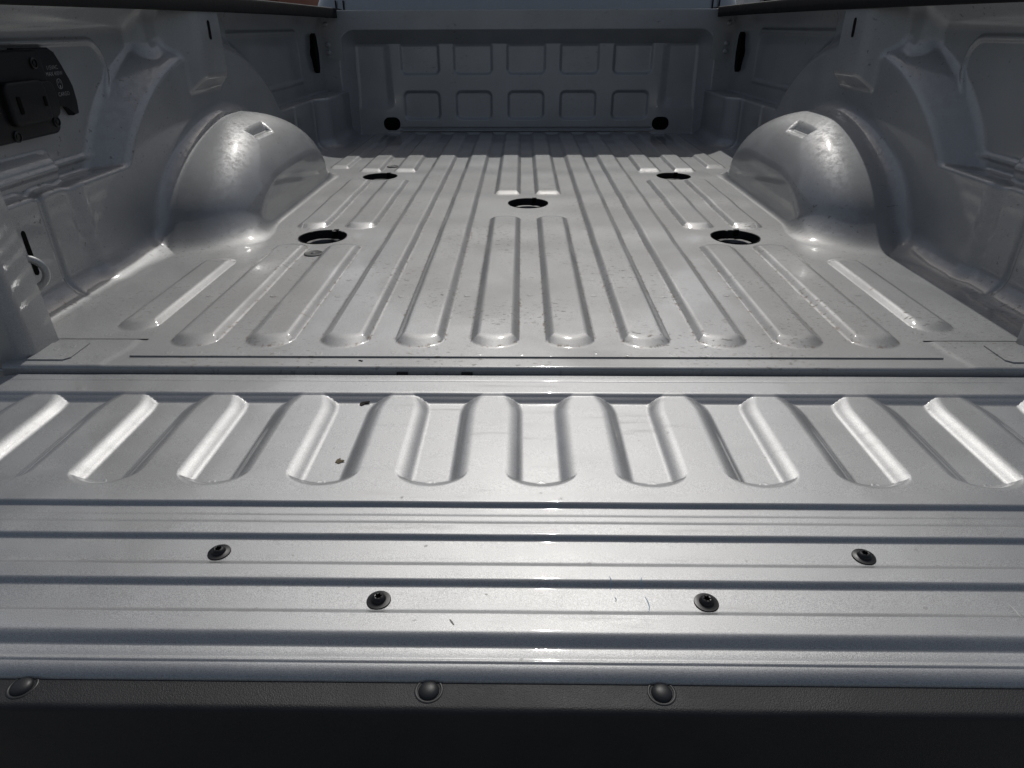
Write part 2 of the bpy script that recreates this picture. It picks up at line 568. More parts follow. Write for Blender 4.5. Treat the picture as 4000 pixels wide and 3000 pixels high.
def wall_terms(X, y, z):
    """solid terms of one side, X outward; returns (wall, dome, floor)"""
    front = sstep(2.815, 2.905, y)
    xl = 0.863 - 0.011 * sstep(1.215, 1.265, y) + 0.006 * np.exp(-((y - 1.150) / 0.006) ** 2) - 0.05 * front
    xl = xl - 0.006 * np.exp(-((y - 2.57) / 0.008) ** 2) - 0.008 * np.exp(-((y - 2.80) / 0.009) ** 2)
    ztop = 0.190 - 0.007 * np.exp(-((y - 1.150) / 0.012) ** 2) - 0.004 * np.exp(-((y - 1.235) / 0.016) ** 2)
    xu = 0.906 - 0.046 * sstep(0.43, 0.515, z) ** 1.1 - 0.012 * sstep(2.95, 3.2, y)
    xu = xu - bead_line(y, z, PANEL_REAR, 0.010, 0.0045) - bead_line(y, z, PANEL_FRONT, 0.014, 0.006)
    xu = xu - 0.018 * (1 - sstep(1.255, 1.275, y)) * (1 - sstep(0.222, 0.250, z)) * sstep(1.04, 1.07, y)
    upper = xu - X
    # arched disc round the wheel
    dy = y - YA - 0.03
    q = (dy / 0.575) ** 2 + (np.maximum(z, -0.05) / 0.405) ** 2
    gq = 2 * np.sqrt((dy / 0.575 ** 2) ** 2 + (z / 0.405 ** 2) ** 2) + 1e-3
    ed = (q - 1) / gq
    ed = (ed - (X - 0.856) * 0.95) / 1.38
    outline = rmin(z - ztop, ed, 0.006)
    low = rmax(xl - 0.005 * np.maximum(z / 0.4, 0) - X, outline, 0.0092)
    wall = rmin(low, upper, 0.009)
    # column up to the rail
    colm = rmax(0.880 - X, np.maximum((1.672 - y) * 0.75 - (X - 0.880) * 0.66, y - 2.16), 0.016)
    colm = rmax(colm, 0.30 - z, 0.01)
    wall = rmin(wall, colm, 0.016)
    # stake pocket box with a chin
    ysd = np.maximum((1.815 - y) * 0.66 - (X - 0.815) * 0.75, (y - 1.965) * 0.98 - (X - 0.815) * 0.17)
    sp = rmax(0.815 - X, ysd, 0.014)
    chin = (0.333 - z) * 0.70 - (X - 0.815) * 0.71
    sp = rmax(sp, chin, 0.006)
    wall = rmin(wall, sp, 0.007)
    # wheelhouse: boxy in plan, arched in elevation, cut flat on its inner side
    dX = np.maximum(0.862 - X, 0)
    ddy = np.abs(y - 1.96)
    A_, H_ = 0.222, 0.236
    B_ = np.where(y < 1.96, 0.487, 0.365)
    zz = np.maximum(z, 0)
    pa, pb = dX / A_, ddy / B_
    rp = (pa ** 4 + pb ** 4 + 1e-9) ** 0.25
    n = 1.82 + 0.5 * pa ** 4 / rp ** 4
    q = rp ** n + (zz / H_) ** n
    g = np.sqrt((n * rp ** (n - 1) * (pa / rp) ** 3 / A_) ** 2 + (n * rp ** (n - 1) * (pb / rp) ** 3 / B_) ** 2 + (n * (zz / H_) ** (n - 1) / H_) ** 2) + 0.05
    dome = (q - 1) / g
    dome = rmax(dome, 0.654 + 0.045 * z - X, 0.0035)
    box = np.maximum(np.maximum(np.maximum(1.815 - y, (y - 1.928) * 0.77 - (z - 0.190) * 0.64), (X - 0.733) * 0.9 - (z - 0.190) * 0.43), 0.190 - z)
    dome = rmax(dome, -box, 0.006)
    # floor flange with its own beads
    fr = rib(X, y, 0.668, 0.99, 1.385, 0.0075, hw=0.037) + rib(X, y, 0.668, 2.40, 3.30, 0.0075, hw=0.037, square=True)
    flo = z - 0.0003 - fr
    return wall, dome, flo

def side_sdf(X, y, z):
    wall, dome, flo = wall_terms(X, y, z)
    far = 1 - sstep(0.70, 0.78, X)
    mid = sstep(1.52, 1.66, y) * (1 - sstep(2.16, 2.30, y))
    kf = 0.046 - 0.032 * far * mid + 0.022 * sstep(1.30, 1.42, y) * (1 - sstep(1.56, 1.70, y)) * (1 - sstep(0.80, 0.86, X))
    up = rmin(wall, dome, 0.034)
    return rmin(up, flo, kf)

NPH = 300
ya = np.concatenate([np.linspace(0.962, 1.38, 90)[:-1], np.linspace(1.38, 1.62, 110)[:-1], np.linspace(1.62, 2.16, 130)[:-1], np.linspace(2.16, 2.44, 110)[:-1], np.linspace(2.44, 3.236, 160)])
OX, OZ = 0.36, 0.425
ph0 = math.atan2(-0.01 - OZ, 0.606 - OX)
ph1 = math.atan2(0.503 - OZ, 0.868 - OX)
phs = np.linspace(ph0, ph1, NPH)
YY, PH = np.meshgrid(ya, phs, indexing='ij')
cx_, cz_ = np.cos(PH), np.sin(PH)
rr = np.zeros_like(YY) + 0.05
for it in range(70):
    d = side_sdf(OX + rr * cx_, YY, OZ + rr * cz_)
    rr = np.clip(rr + 0.8 * d, 0.02, 1.2)
SX, SZ = OX + rr * cx_, OZ + rr * cz_
e = 5e-4
gx = side_sdf(SX + e, YY, SZ) - side_sdf(SX - e, YY, SZ)
gy = side_sdf(SX, YY + e, SZ) - side_sdf(SX, YY - e, SZ)
gz = side_sdf(SX, YY, SZ + e) - side_sdf(SX, YY, SZ - e)
SN = np.stack([gx, gy, gz], -1)
SN /= np.maximum(np.linalg.norm(SN, axis=-1, keepdims=True), 1e-9)
wt, dt, ft = wall_terms(SX, YY, SZ)
is_dome = (dt < np.minimum(wt, ft) + 0.0) & (dt < 0.02) & (np.abs(YY - YA) < 0.55)
is_floor = (ft < np.minimum(wt, dt)) & ~is_dome
# per-face split: inner wall, wheelhouse, floor flange
fd = is_dome[:-1, :-1]
ff = is_floor[:-1, :-1]
SV = np.stack([SX, YY, SZ], -1).reshape(-1, 3)
SNf = SN.reshape(-1, 3)

def side_part(name, mask, sgn, mat, parent):
    F_ = grid_faces(len(ya), NPH, mask)
    V_, F_, N_ = compact(SV, F_, SNf)
    V_ = V_.copy(); N_ = N_.copy()
    if sgn < 0:
        V_[:, 0] *= -1; N_[:, 0] *= -1
        F_ = F_[:, ::-1] if False else F_
    else:
        F_ = F_[:, ::-1]
    return mesh_np(name, V_, F_, mat, parent, normals=N_)

walls, wheels_, flanges = {}, {}, {}
for sgn, nm in ((-1, "driver"), (1, "passenger")):
    wl = part(side_part("bed_side_wall", ~fd & ~ff, sgn, M_WALL, None))
    wh = part(side_part("wheelhouse", fd, sgn, M_WALL, None))
    fl = part(side_part("floor_flange", ff, sgn, M_FLOOR, None))
    walls[sgn], wheels_[sgn], flanges[sgn] = wl, wh, fl

# slots, rear pillars, rings on each side
def ring_D(sgn, yc, zc, x_in, R_, rad, parent, name="tie_down_ring"):
    bm = bmesh.new()
    pts = []
    for k in range(19):
        a = R(-90 + 180 * k / 18)
        pts.append((sgn * (x_in - R_ * 0.95 * math.cos(a)), yc + 0.55 * R_ * math.cos(a), zc + R_ * math.sin(a)))
    pts = [(sgn * (x_in + 0.05), yc - 0.02, zc - R_)] + pts + [(sgn * (x_in + 0.05), yc - 0.02, zc + R_)]
    bm_tube(bm, pts, rad, 12)
    return bm_obj(name, bm, M_PAINT, parent)

def oblong_plate(name, sgn, X, yc, zc, w_, h_, th, mat, parent, tilt=0.0, n=10):
    """rounded slot shape lying on a side wall, thickness th inward"""
    bm = bmesh.new()
    r = min(w_, h_) / 2
    pts = []
    if h_ >= w_:
        for k in range(n): a = math.pi * k / (n - 1); pts.append((r * math.cos(a), h_ / 2 - r + r * math.sin(a)))
        for k in range(n): a = math.pi + math.pi * k / (n - 1); pts.append((r * math.cos(a), -h_ / 2 + r + r * math.sin(a)))
    else:
        for k in range(n): a = -math.pi / 2 + math.pi * k / (n - 1); pts.append((w_ / 2 - r + r * math.cos(a), r * math.sin(a)))
        for k in range(n): a = math.pi / 2 + math.pi * k / (n - 1); pts.append((-w_ / 2 + r + r * math.cos(a), r * math.sin(a)))
    ct, st = math.cos(tilt), math.sin(tilt)
    pts = [(a * ct - b * st, a * st + b * ct) for a, b in pts]
    A = [bm.verts.new((sgn * (X - th), yc + a, zc + b)) for a, b in pts]
    B = [bm.verts.new((sgn * (X + 0.004), yc + a, zc + b)) for a, b in pts]
    bm.faces.new(A)
    for k in range(len(A)):
        k2 = (k + 1) % len(A)
        bm.faces.new((A[k], A[k2], B[k2], B[k]))
    return bm_obj(name, bm, mat, parent, angle=40)

for sgn in (-1, 1):
    wl = walls[sgn]
    oblong_plate("stake_slot", sgn, 0.815, 1.885, 0.438, 0.013, 0.044, 0.0012, M_HOLE, wl, tilt=R(-4))
    oblong_plate("ring_slot", sgn, 0.863, 1.083, 0.105, 0.011, 0.078, 0.002, M_HOLE, wl)
    ring_D(sgn, 1.030, 0.086, 0.842, 0.027, 0.0062, wl)
    # rear pillar: box folded round the end of the wall, with a welded foot
    bm = bmesh.new()
    lo = (min(sgn * 0.770, sgn * 0.99), 0.886, -0.03); hi = (max(sgn * 0.770, sgn * 0.99), 0.958, 0.488)
    bm_box(bm, lo, hi)
    for v in bm.verts:
        if v.co.z < 0.1 and abs(v.co.x) < 0.85:
            v.co.x += -sgn * 0.002
        if v.co.z > 0.1 and abs(v.co.x) < 0.85:
            v.co.x += sgn * 0.010
    es = [ed_ for ed_ in bm.edges if abs(ed_.verts[0].co.z - ed_.verts[1].co.z) > 0.2]
    es = [ed_ for ed_ in es if ed_.verts[0].co.y < 0.92 and abs(ed_.verts[0].co.x) < 0.9]
    bmesh.ops.bevel(bm, geom=es, offset=0.022, segments=5, profile=0.5, affect='EDGES')
    pl = bm_obj("rear_pillar", bm, M_PAINT, wl, angle=40)
    bm = bmesh.new()
    pts = [(0.772, 0.884), (0.717, 0.884), (0.709, 0.892), (0.709, 0.943), (0.772, 0.943)]
    A = [bm.verts.new((sgn * a, b, 0.0018)) for a, b in pts]
    B = [bm.verts.new((sgn * a, b, -0.0012)) for a, b in pts]
    bm.faces.new(A)
    for k in range(5): bm.faces.new((A[k], A[(k + 1) % 5], B[(k + 1) % 5], B[k]))
    bm_obj("pillar_foot", bm, M_FLOOR, wl, smooth=False)
    bm = bmesh.new()
    for (a, b) in ((0.728, 0.930), (0.748, 0.920), (0.726, 0.900)):
        weld_ring(bm, sgn * a, b, 0.0019, 0.0032)
    wm = bm_obj("spot_weld_marks", bm, M_PAINT, wl); tag(wm, kind="stuff")
    # lashing hole and ring at the front end
    bm = bmesh.new()
    prof_pts = [(0.0, 0.075), (0.012, 0.066), (0.020, 0.02), (0.026, 0.01), (0.026, -0.01), (0.020, -0.02), (0.012, -0.066), (0.0, -0.075), (-0.010, -0.06), (-0.016, 0), (-0.010, 0.06)]
    A = [bm.verts.new((sgn * 0.8825, 3.085 - b * 1.5, 0.345 + c)) for b, c in prof_pts]
    B = [bm.verts.new((sgn * 0.96, 3.085 - b * 1.5, 0.345 + c)) for b, c in prof_pts]
    bm.faces.new(A)
    for k in range(len(A)): bm.faces.new((A[k], A[(k + 1) % len(A)], B[(k + 1) % len(A)], B[k]))
    bm_obj("lashing_slot", bm, M_HOLE, wl, smooth=False)
    # rail cap
    bm = bmesh.new()
    sec = [(0.8100, 0.4775), (0.8080, 0.480), (0.8080, 0.508), (0.8110, 0.5135), (0.819, 0.516), (0.93, 0.519), (0.985, 0.515), (0.998, 0.505), (1.0, 0.475), (0.995, 0.472), (0.99, 0.49), (0.87, 0.4935), (0.8155, 0.4935), (0.8135, 0.4775)]
    rings = []
    ysr = np.linspace(0.89, 3.30, 40)
    for yv in ysr:
        crown = 0.004 * math.sin((yv - 0.89) / 2.41 * math.pi) - 0.003
        rings.append([bm.verts.new((sgn * a, yv, b + crown)) for a, b in sec])
    for A, B in zip(rings[:-1], rings[1:]):
        for k in range(len(sec)):
            k2 = (k + 1) % len(sec)
            bm.faces.new((A[k], A[k2], B[k2], B[k]))
    bm.faces.new(rings[0]); bm.faces.new(rings[-1])
    part(bm_obj("rail_cap", bm, M_RAIL, None, angle=35))
    # outer skin of the bedside
    bm = bmesh.new()
    sec = [(0.992, 0.476), (1.0, 0.45), (1.01, 0.30), (1.012, 0.05), (1.005, -0.15), (0.985, -0.30), (0.96, -0.36)]
    rings = []
    for yv in np.linspace(0.89, 3.29, 50):
        ring = []
        for a, b in sec:
            bb = b
            arc_r = 0.47
            dyw = abs(yv - 1.91)
            if dyw < arc_r:
                zlim = -0.46 + math.sqrt(arc_r * arc_r - dyw * dyw)
                bb = max(b, zlim)
            ring.append(bm.verts.new((sgn * a, yv, bb)))
        rings.append(ring)
    for A, B in zip(rings[:-1], rings[1:]):
        for k in range(len(sec) - 1):
            bm.faces.new((A[k], A[k + 1], B[k + 1], B[k]))
    part(bm_obj("outer_bedside", bm, M_PAINT, None))
    # rear wheel standing on the ground under the wheelhouse
    bm = bmesh.new()
    mr = Matrix.Rotation(math.pi / 2, 4, 'Y')
    bm_lathe(bm, [(0.24, -0.12), (0.33, -0.125), (0.39, -0.115), (0.408, -0.085), (0.41, 0.0), (0.408, 0.085), (0.39, 0.115), (0.33, 0.125), (0.24, 0.12)], 56, at=(sgn * 0.885, 1.91, -0.54), mat_rot=mr)
    whl = part(bm_obj("wheel", bm, M_BLACK, None, angle=40))
    bm = bmesh.new()
    bm_lathe(bm, [(0.245, -0.118), (0.23, -0.10), (0.22, 0.05), (0.10, 0.09), (0.09, 0.115), (0.0, 0.118)], 40, at=(sgn * 0.885, 1.91, -0.54), mat_rot=mr if sgn > 0 else Matrix.Rotation(-math.pi / 2, 4, 'Y'))
    bm_obj("rim", bm, M_STEEL, whl, angle=40)

# axle tube joins the wheels below the floor
bm = bmesh.new()
bm_tube(bm, [(-0.8, 1.91, -0.54), (-0.2, 1.91, -0.54), (0.2, 1.91, -0.54), (0.8, 1.91, -0.54)], 0.05, 12)
part(bm_obj("rear_axle", bm, M_BLACK, None))
bm = bmesh.new()
for sx in (-0.45, 0.45):
    bm_box(bm, (sx - 0.05, 0.75, -0.36), (sx + 0.05, 4.6, -0.12), 0.01)
part(bm_obj("chassis_frame", bm, M_BLACK, None, angle=40))

# ---- rear sill --------------------------------------------------------------
def sill_fn(X, Y):
    ax = np.abs(X)
    z = -0.0014 + 0.0010 * prof((ax - 0.632 - 0.25 * np.clip(0.93 - Y, 0, 0.05)) / 0.012)
    return z
xs = np.linspace(-0.80, 0.80, 330)
yl = np.linspace(0.9665, 0.8725, 36)
Xg, Yg = np.meshgrid(xs, yl, indexing='ij')
Zg = sill_fn(Xg, Yg)
# rolled edge and drop face
rolls = [(0.8725 - 0.006 * math.sin(a), -0.006 * (1 - math.cos(a))) for a in np.linspace(0.15, math.pi / 2, 8)]
rolls += [(0.8663, -0.012), (0.8663, -0.0175), (0.8655, -0.019), (0.8650, -0.06), (0.8650, -0.14)]
extra = np.stack([np.stack([xs, np.full_like(xs, a), sill_fn(xs, np.full_like(xs, 0.8725)) + b], -1) for a, b in rolls], 1)
G = np.concatenate([np.stack([Xg, Yg, Zg], -1), extra], 1)
nu, nvv = G.shape[:2]
tu = np.gradient(G, axis=0); tv = np.gradient(G, axis=1)
nr = np.cross(tu, tv); nr /= np.maximum(np.linalg.norm(nr, axis=-1, keepdims=True), 1e-9)
if nr[nu // 2, 3, 2] < 0: nr = -nr
sill = part(mesh_np("rear_sill", G.reshape(-1, 3), grid_faces(nu, nvv), M_FLOOR, normals=nr.reshape(-1, 3)))
for xx in (-0.196, -0.099):
    bm = bmesh.new()
    bm_box(bm, (xx - 0.0085, 0.8635, -0.035), (xx + 0.0085, 0.8675, -0.0088), 0.001)
    bm_obj("bump_stop", bm, M_BLACK, sill, angle=40)
for sgn in (-1, 1):
    bm = bmesh.new()
    for a, b in ((0.665, 0.978), (0.70, 0.978), (0.632, 0.99)):
        weld_ring(bm, sgn * a, b, 0.0004, 0.004)
    for k in range(7):
        weld_ring(bm, sgn * (0.66 + rng.random() * 0.13), 1.05 + k * 0.03 + rng.normal(0, 0.02), 0.0004, 0.0024)
    tag(bm_obj("spot_weld_marks", bm, M_FLOOR, flanges[sgn]), kind="stuff")

# ---- front bulkhead ---------------------------------------------------------
def bulk_fn(x, z):
    ax = np.abs(x)
    # rounded-rectangle recess open at the floor
    w0 = 0.828 - 0.012 * (z / 0.45)
    rc = 0.075
    dx = ax - (w0 - rc); dz = z - (0.434 - rc)
    d = np.hypot(np.maximum(dx, 0), np.maximum(dz, 0)) + np.minimum(np.maximum(dx, dz), 0) - rc
    y = 3.194 + 0.058 * prof(-d / 0.060, 0.07)
    # square dished fields, two rows of five
    dep = np.zeros_like(x)
    for j, (z0, z1, hw) in enumerate(((0.058, 0.190, 0.088), (0.246, 0.46, 0.092))):
        for k in range(-2, 3):
            xc = 0.2375 * k
            rr_ = 0.030
            a = np.abs(x - xc) - (hw - rr_); b = np.abs(z - (z0 + z1) / 2) - ((z1 - z0) / 2 - rr_)
            dd = np.hypot(np.maximum(a, 0), np.maximum(b, 0)) + np.minimum(np.maximum(a, b), 0) - rr_
            dep = np.maximum(dep, prof(-dd / 0.017, 0.35))
    infield = prof(-(d + 0.052) / 0.02)
    y = y + 0.009 * dep * infield
    # raised middle field edge at the outer cells
    y = y + 0.006 * sstep(0.60, 0.64, ax) * infield * sstep(0.10, 0.16, z)
    # bead low down
    y = y + (0.006 * np.exp(-((z - 0.024) / 0.004) ** 2) - 0.006 * np.exp(-((z - 0.016) / 0.004) ** 2)) * sstep(0.0, 0.02, 0.59 - ax)
    # toe cove
    y = y - 0.004 * (1 - sstep(0.0, 0.008, z)) ** 2
    return y
xs = np.linspace(-0.935, 0.935, 420)
zs_ = np.linspace(-0.004, 0.5005, 150)
Xg, Zg = np.meshgrid(xs, zs_, indexing='ij')
Yg = bulk_fn(Xg, Zg)
OV = [(-0.622, 0.046), (0.622, 0.046)]
e = 5e-4
gx = (bulk_fn(Xg + e, Zg) - bulk_fn(Xg - e, Zg)) / (2 * e)
gz = (bulk_fn(Xg, Zg + e) - bulk_fn(Xg, Zg - e)) / (2 * e)
nr = np.stack([gx, -np.ones_like(gx), gz], -1); nr /= np.linalg.norm(nr, axis=-1, keepdims=True)
# top roll
rolls = [(3.194 + 0.005 * (1 - math.cos(a)), 0.5005 + 0.005 * math.sin(a)) for a in np.linspace(0.2, math.pi / 2, 6)] + [(3.23, 0.5055), (3.27, 0.5055), (3.272, 0.47)]
ex = np.stack([np.stack([xs, np.full_like(xs, a), np.full_like(xs, b)], -1) for a, b in rolls], 1)
exn = np.zeros_like(ex); 
for k in range(len(rolls)):
    an = 0.2 + (math.pi / 2 - 0.2) * min(k, 5) / 5
    exn[:, k] = (0, -math.cos(an), math.sin(an))
exn[:, -1] = (0, 1, 0)
G = np.concatenate([np.stack([Xg, Yg, Zg], -1), ex], 1); GN = np.concatenate([nr, exn], 1)
bulk = part(mesh_np("front_bulkhead", G.reshape(-1, 3), grid_faces(*G.shape[:2]), M_WALL, normals=GN.reshape(-1, 3)))

def oblong_xz(name, xc, zc, y, w_, h_, rad, th, mat, parent, n=8):
    bm = bmesh.new()
    pts = []
    for cxs, czs, a0 in ((1, 1, 0), (-1, 1, 90), (-1, -1, 180), (1, -1, 270)):
        for k in range(n):
            a = R(a0 + 90 * k / (n - 1))
            pts.append((xc + cxs * (w_ / 2 - rad) + rad * math.cos(a), zc + czs * (h_ / 2 - rad) + rad * math.sin(a)))
    A = [bm.verts.new((a, y, b)) for a, b in pts]
    B = [bm.verts.new((a, y + th, b)) for a, b in pts]
    bm.faces.new(A)
    for k in range(len(A)): bm.faces.new((A[k], A[(k + 1) % len(A)], B[(k + 1) % len(A)], B[k]))
    return bm_obj(name, bm, mat, parent, angle=40)
for ox, oz in OV:
    oblong_xz("oval_hole_dark", ox, oz, 3.2475, 0.076, 0.056, 0.026, 0.02, M_HOLE, bulk)  # near-black plate: the dark inside an open oval hole, put in as colour
for sgn in (-1, 1):
    # corner bracket with three bolts, and the front lashing ring
    br = oblong_xz("corner_bracket", sgn * 0.838, 0.39, 3.190, 0.075, 0.15, 0.006, 0.004, M_PAINT, bulk)
    oblong_xz("gusset", sgn * 0.836, 0.466, 3.1915, 0.085, 0.066, 0.003, 0.0025, M_PAINT, bulk)
    for zz_ in (0.452, 0.375, 0.345):
        bm = bmesh.new()
        bm_lathe(bm, [(0.011, 0), (0.011, 0.004), (0.008, 0.006), (0.007, 0.011), (0.0, 0.012)], 14, at=(sgn * 0.862, 3.190, zz_), mat_rot=Matrix.Rotation(math.pi / 2, 4, 'X'))
        bm_obj("bracket_bolt", bm, M_PAINT, br, angle=40)
    bm = bmesh.new()
    pts = [(sgn * (0.868 - 0.030 * math.cos(R(-90 + 18 * k))), 3.177, 0.095 + 0.027 * math.sin(R(-90 + 18 * k))) for k in range(11)]
    pts = [(sgn * 0.885, 3.19, 0.068)] + pts + [(sgn * 0.885, 3.19, 0.122)]
    bm_tube(bm, pts, 0.0055, 10)
    bm_obj("tie_down_ring", bm, M_PAINT, bulk)
    oblong_xz("ring_slot", sgn * 0.868, 0.095, 3.1905, 0.014, 0.050, 0.004, 0.004, M_HOLE, bulk)

# ---- tailgate ---------------------------------------------------------------
TG0, TGZ, TGS = 0.8605, -0.0118, -0.016       # far edge y, its height, downward slope towards the rear

DROPS = ([1531, 1549, 1957, 1990, 2008, 2022, 2034, 2050, 2086, 2120, 2198, 2216, 2262, 2304, 2386, 2406, 2470, 2545],
         [0, -.0028, -.0028, -.0090, -.0090, -.0078, -.0078, -.0060, -.0060, -.0120, -.0120, -.0078, -.0078, -.0140, -.0140, -.0096, -.0096, -.0190])

def tg_px(yp):
    """row of the photograph (4000 px frame) on the gate's centre line -> y in the bed"""
    dz = float(np.interp(yp, *DROPS))
    v = (yp - 1500) / 2560
    dn = math.sin(CAM_PITCH) + v * math.cos(CAM_PITCH)
    fw = math.cos(CAM_PITCH) - v * math.sin(CAM_PITCH)
    t = (0.445 - TGZ - dz + TGS * TG0) / (dn + TGS * fw)
    return t * fw

def px_y(yp, z):
    v = (yp - 1500) / 2560
    dn = math.sin(CAM_PITCH) + v * math.cos(CAM_PITCH)
    return (0.445 - z) / dn * (math.cos(CAM_PITCH) - v * math.sin(CAM_PITCH))

def step(y, a, b, dz):
    """drop of dz going from y=a (far) to y=b (near)"""
    return -dz * prof2((a - y) / (a - b), 0.55, 0.22)

ROW = {k: tg_px(k) for k in (1490, 1531, 1549, 1585, 1605, 1545, 1640, 1905, 1957, 1990, 2008, 2022, 2034, 2050, 2086, 2120, 2198, 2216, 2262, 2304, 2386, 2406, 2470, 2545, 2578, 2592, 2600, 2640)}
GP = 0.1278          # groove pitch
GX0 = 0.0055

Y_GROOVE = px_y(1585, TGZ - 0.0110)

def tg_fn(X, Y):
    z = TGZ - TGS * (TG0 - Y)
    # rim then a small fall to the rib-top level
    z = z + step(Y, ROW[1531], ROW[1549], 0.0028)
    # lengthwise grooves
    u = (X - GX0 + GP / 2) % GP - GP / 2
    ncell = np.round((X - GX0) / GP)
    au = np.abs(u)
    hw = 0.0445
    flare = np.clip((Y - ROW[1605]) / (ROW[1545] - ROW[1605]), 0, 1)
    y_near = ROW[1905]
    rc = hw
    tip = rc - np.sqrt(np.maximum(rc * rc - np.minimum(au, rc) ** 2, 0))
    ts = (hw + 0.008 * flare ** 2 - au) / 0.0255
    te = (Y - (y_near + tip * 0.85)) / 0.020
    # far side: the groove runs into the fall from the rim
    tf = (ROW[1531] - 0.001 - Y) / (ROW[1531] - 0.001 - Y_GROOVE)
    t = rmin(rmin(ts, te, 0.35), tf, 0.22)
    z = z - 0.0081 * prof2(t, 0.66, 0.26) * (np.abs(ncell) <= 6)
    # cross steps
    z = z + step(Y, ROW[1957], ROW[1990], 0.0056)
    z = z - step(Y, ROW[2008], ROW[2022], 0.0012)
    z = z - step(Y, ROW[2034], ROW[2050], 0.0018)
    z = z + step(Y, ROW[2086], ROW[2120], 0.0053)
    z = z - step(Y, ROW[2198], ROW[2216], 0.0042)
    z = z + step(Y, ROW[2262], ROW[2304], 0.0055)
    z = z - step(Y, ROW[2386], ROW[2406], 0.0044)
    z = z + step(Y, ROW[2470], ROW[2545], 0.0085)
    z = z + 0.0011 * np.exp(-((Y - ROW[2592]) / 0.0016) ** 2)
    z = z - 9.0 * np.maximum(ROW[2545] - Y, 0) ** 2
    # faint hem line near the hinge edge
    z = z - 0.0006 * np.exp(-((Y - ROW[1490]) / 0.0009) ** 2)
    z = z + 0.00012 * np.sin(X * 31) * np.cos(Y * 23)
    return z
TG_END = 0.42
for _ in range(8):
    TG_END = px_y(2592, float(tg_fn(np.array([0.0]), np.array([TG_END]))[0]))
# x-dependent outline: rounded far corners
def tg_far(x):
    ax = np.abs(x)
    return TG0 - 0.030 * sstep(0.765, 0.84, ax)
xs = np.linspace(-0.845, 0.845, 860)
sv = np.concatenate([np.linspace(0, 0.30, 90)[:-1], np.linspace(0.30, 1.0, 260)])
Xg, Sg = np.meshgrid(xs, sv, indexing='ij')
Yfar = tg_far(Xg)
w_far = (1 - sv) ** 6
Yg = TG0 + (TG_END - TG0) * Sg - (TG0 - Yfar) * w_far[None, :]
Zg = tg_fn(Xg, Yg)
e = 3e-4
gx = (tg_fn(Xg + e, Yg) - tg_fn(Xg - e, Yg)) / (2 * e)
gy = (tg_fn(Xg, Yg + e) - tg_fn(Xg, Yg - e)) / (2 * e)
nr = np.stack([-gx, -gy, np.ones_like(gx)], -1); nr /= np.linalg.norm(nr, axis=-1, keepdims=True)
top_ = np.stack([Xg, Yg, Zg], -1)
# far edge rolls down
far = []; farn = []
for a in np.linspace(math.pi / 2, 0.15, 6):
    far.append(np.stack([xs, Yfar[:, 0] + 0.003 * math.sin(a), Zg[:, 0] - 0.003 * (1 - math.cos(a))], -1))
    farn.append(np.tile((0, math.sin(a), math.cos(a)), (len(xs), 1)))
far.insert(0, np.stack([xs, Yfar[:, 0] + 0.003, Zg[:, 0] - 0.055], -1)); farn.insert(0, np.tile((0, 1.0, 0), (len(xs), 1)))
# near edge rolls down over the rear face
near = []; nearn = []
zE = Zg[:, -1]
for a in np.linspace(0.12, math.pi / 2, 9):
    near.append(np.stack([xs, TG_END - 0.013 * math.sin(a), zE - 0.012 * (1 - math.cos(a))], -1) if False else np.stack([xs, np.full_like(xs, TG_END - 0.013 * math.sin(a)), zE - 0.012 * (1 - math.cos(a))], -1))
    nearn.append(np.tile((0, -math.sin(a) * 0.8, math.cos(a)), (len(xs), 1)))
near.append(np.stack([xs, np.full_like(xs, TG_END - 0.013), zE - 0.06], -1)); nearn.append(np.tile((0, -1.0, 0), (len(xs), 1)))
G = np.concatenate([np.stack(far, 1), top_, np.stack(near, 1)], 1)
GN = np.concatenate([np.stack(farn, 1), nr, np.stack(nearn, 1)], 1)
GN /= np.linalg.norm(GN, axis=-1, keepdims=True)
gate = part(mesh_np("tailgate", G.reshape(-1, 3), grid_faces(*G.shape[:2])[:, ::-1], M_GATE, normals=GN.reshape(-1, 3)))

# body of the gate below its inner sheet
bm = bmesh.new()
bm_box(bm, (-0.84, 0.41, -0.10), (0.84, 0.855, -0.072), 0.006)
bm_obj("gate_outer_panel", bm, M_PAINT, gate, angle=40)

# black moulded cap along the gate's upper edge
zc = float(tg_fn(np.array([0.0]), np.array([TG_END]))[0]) - 0.0092
CAP_Y0, CAP_Y1 = px_y(2628, zc), px_y(2778, zc)
sec = [(CAP_Y0 + 0.006, zc - 0.03), (CAP_Y0 + 0.004, zc - 0.001), (CAP_Y0 + 0.0005, zc + 0.0004), (CAP_Y0 - 0.003, zc + 0.0006)]
sec += [(y_, zc + 0.0006 - 0.004 * (CAP_Y0 - 0.003 - y_)) for y_ in np.linspace(CAP_Y0 - 0.006, CAP_Y1 + 0.004, 8)]
ze = sec[-1][1]
sec += [(CAP_Y1 + 0.004 - 0.006 * math.sin(a), ze - 0.006 * (1 - math.cos(a))) for a in np.linspace(0.2, R(82), 8)]
yl_, zl_ = sec[-1]
sec += [(yl_ - 0.004, zl_ - 0.03), (yl_ - 0.004, zl_ - 0.10), (yl_ + 0.004, zl_ - 0.19), (yl_ + 0.05, zl_ - 0.21)]
bm = bmesh.new()
rings = []
for xv in np.linspace(-0.845, 0.845, 90):
    rings.append([bm.verts.new((xv, a, b)) for a, b in sec])
for A, B in zip(rings[:-1], rings[1:]):
    for k in range(len(sec) - 1):
        bm.faces.new((A[k], A[k + 1], B[k + 1], B[k]))
cap = bm_obj("gate_cap", bm, M_CAP, gate, angle=50)

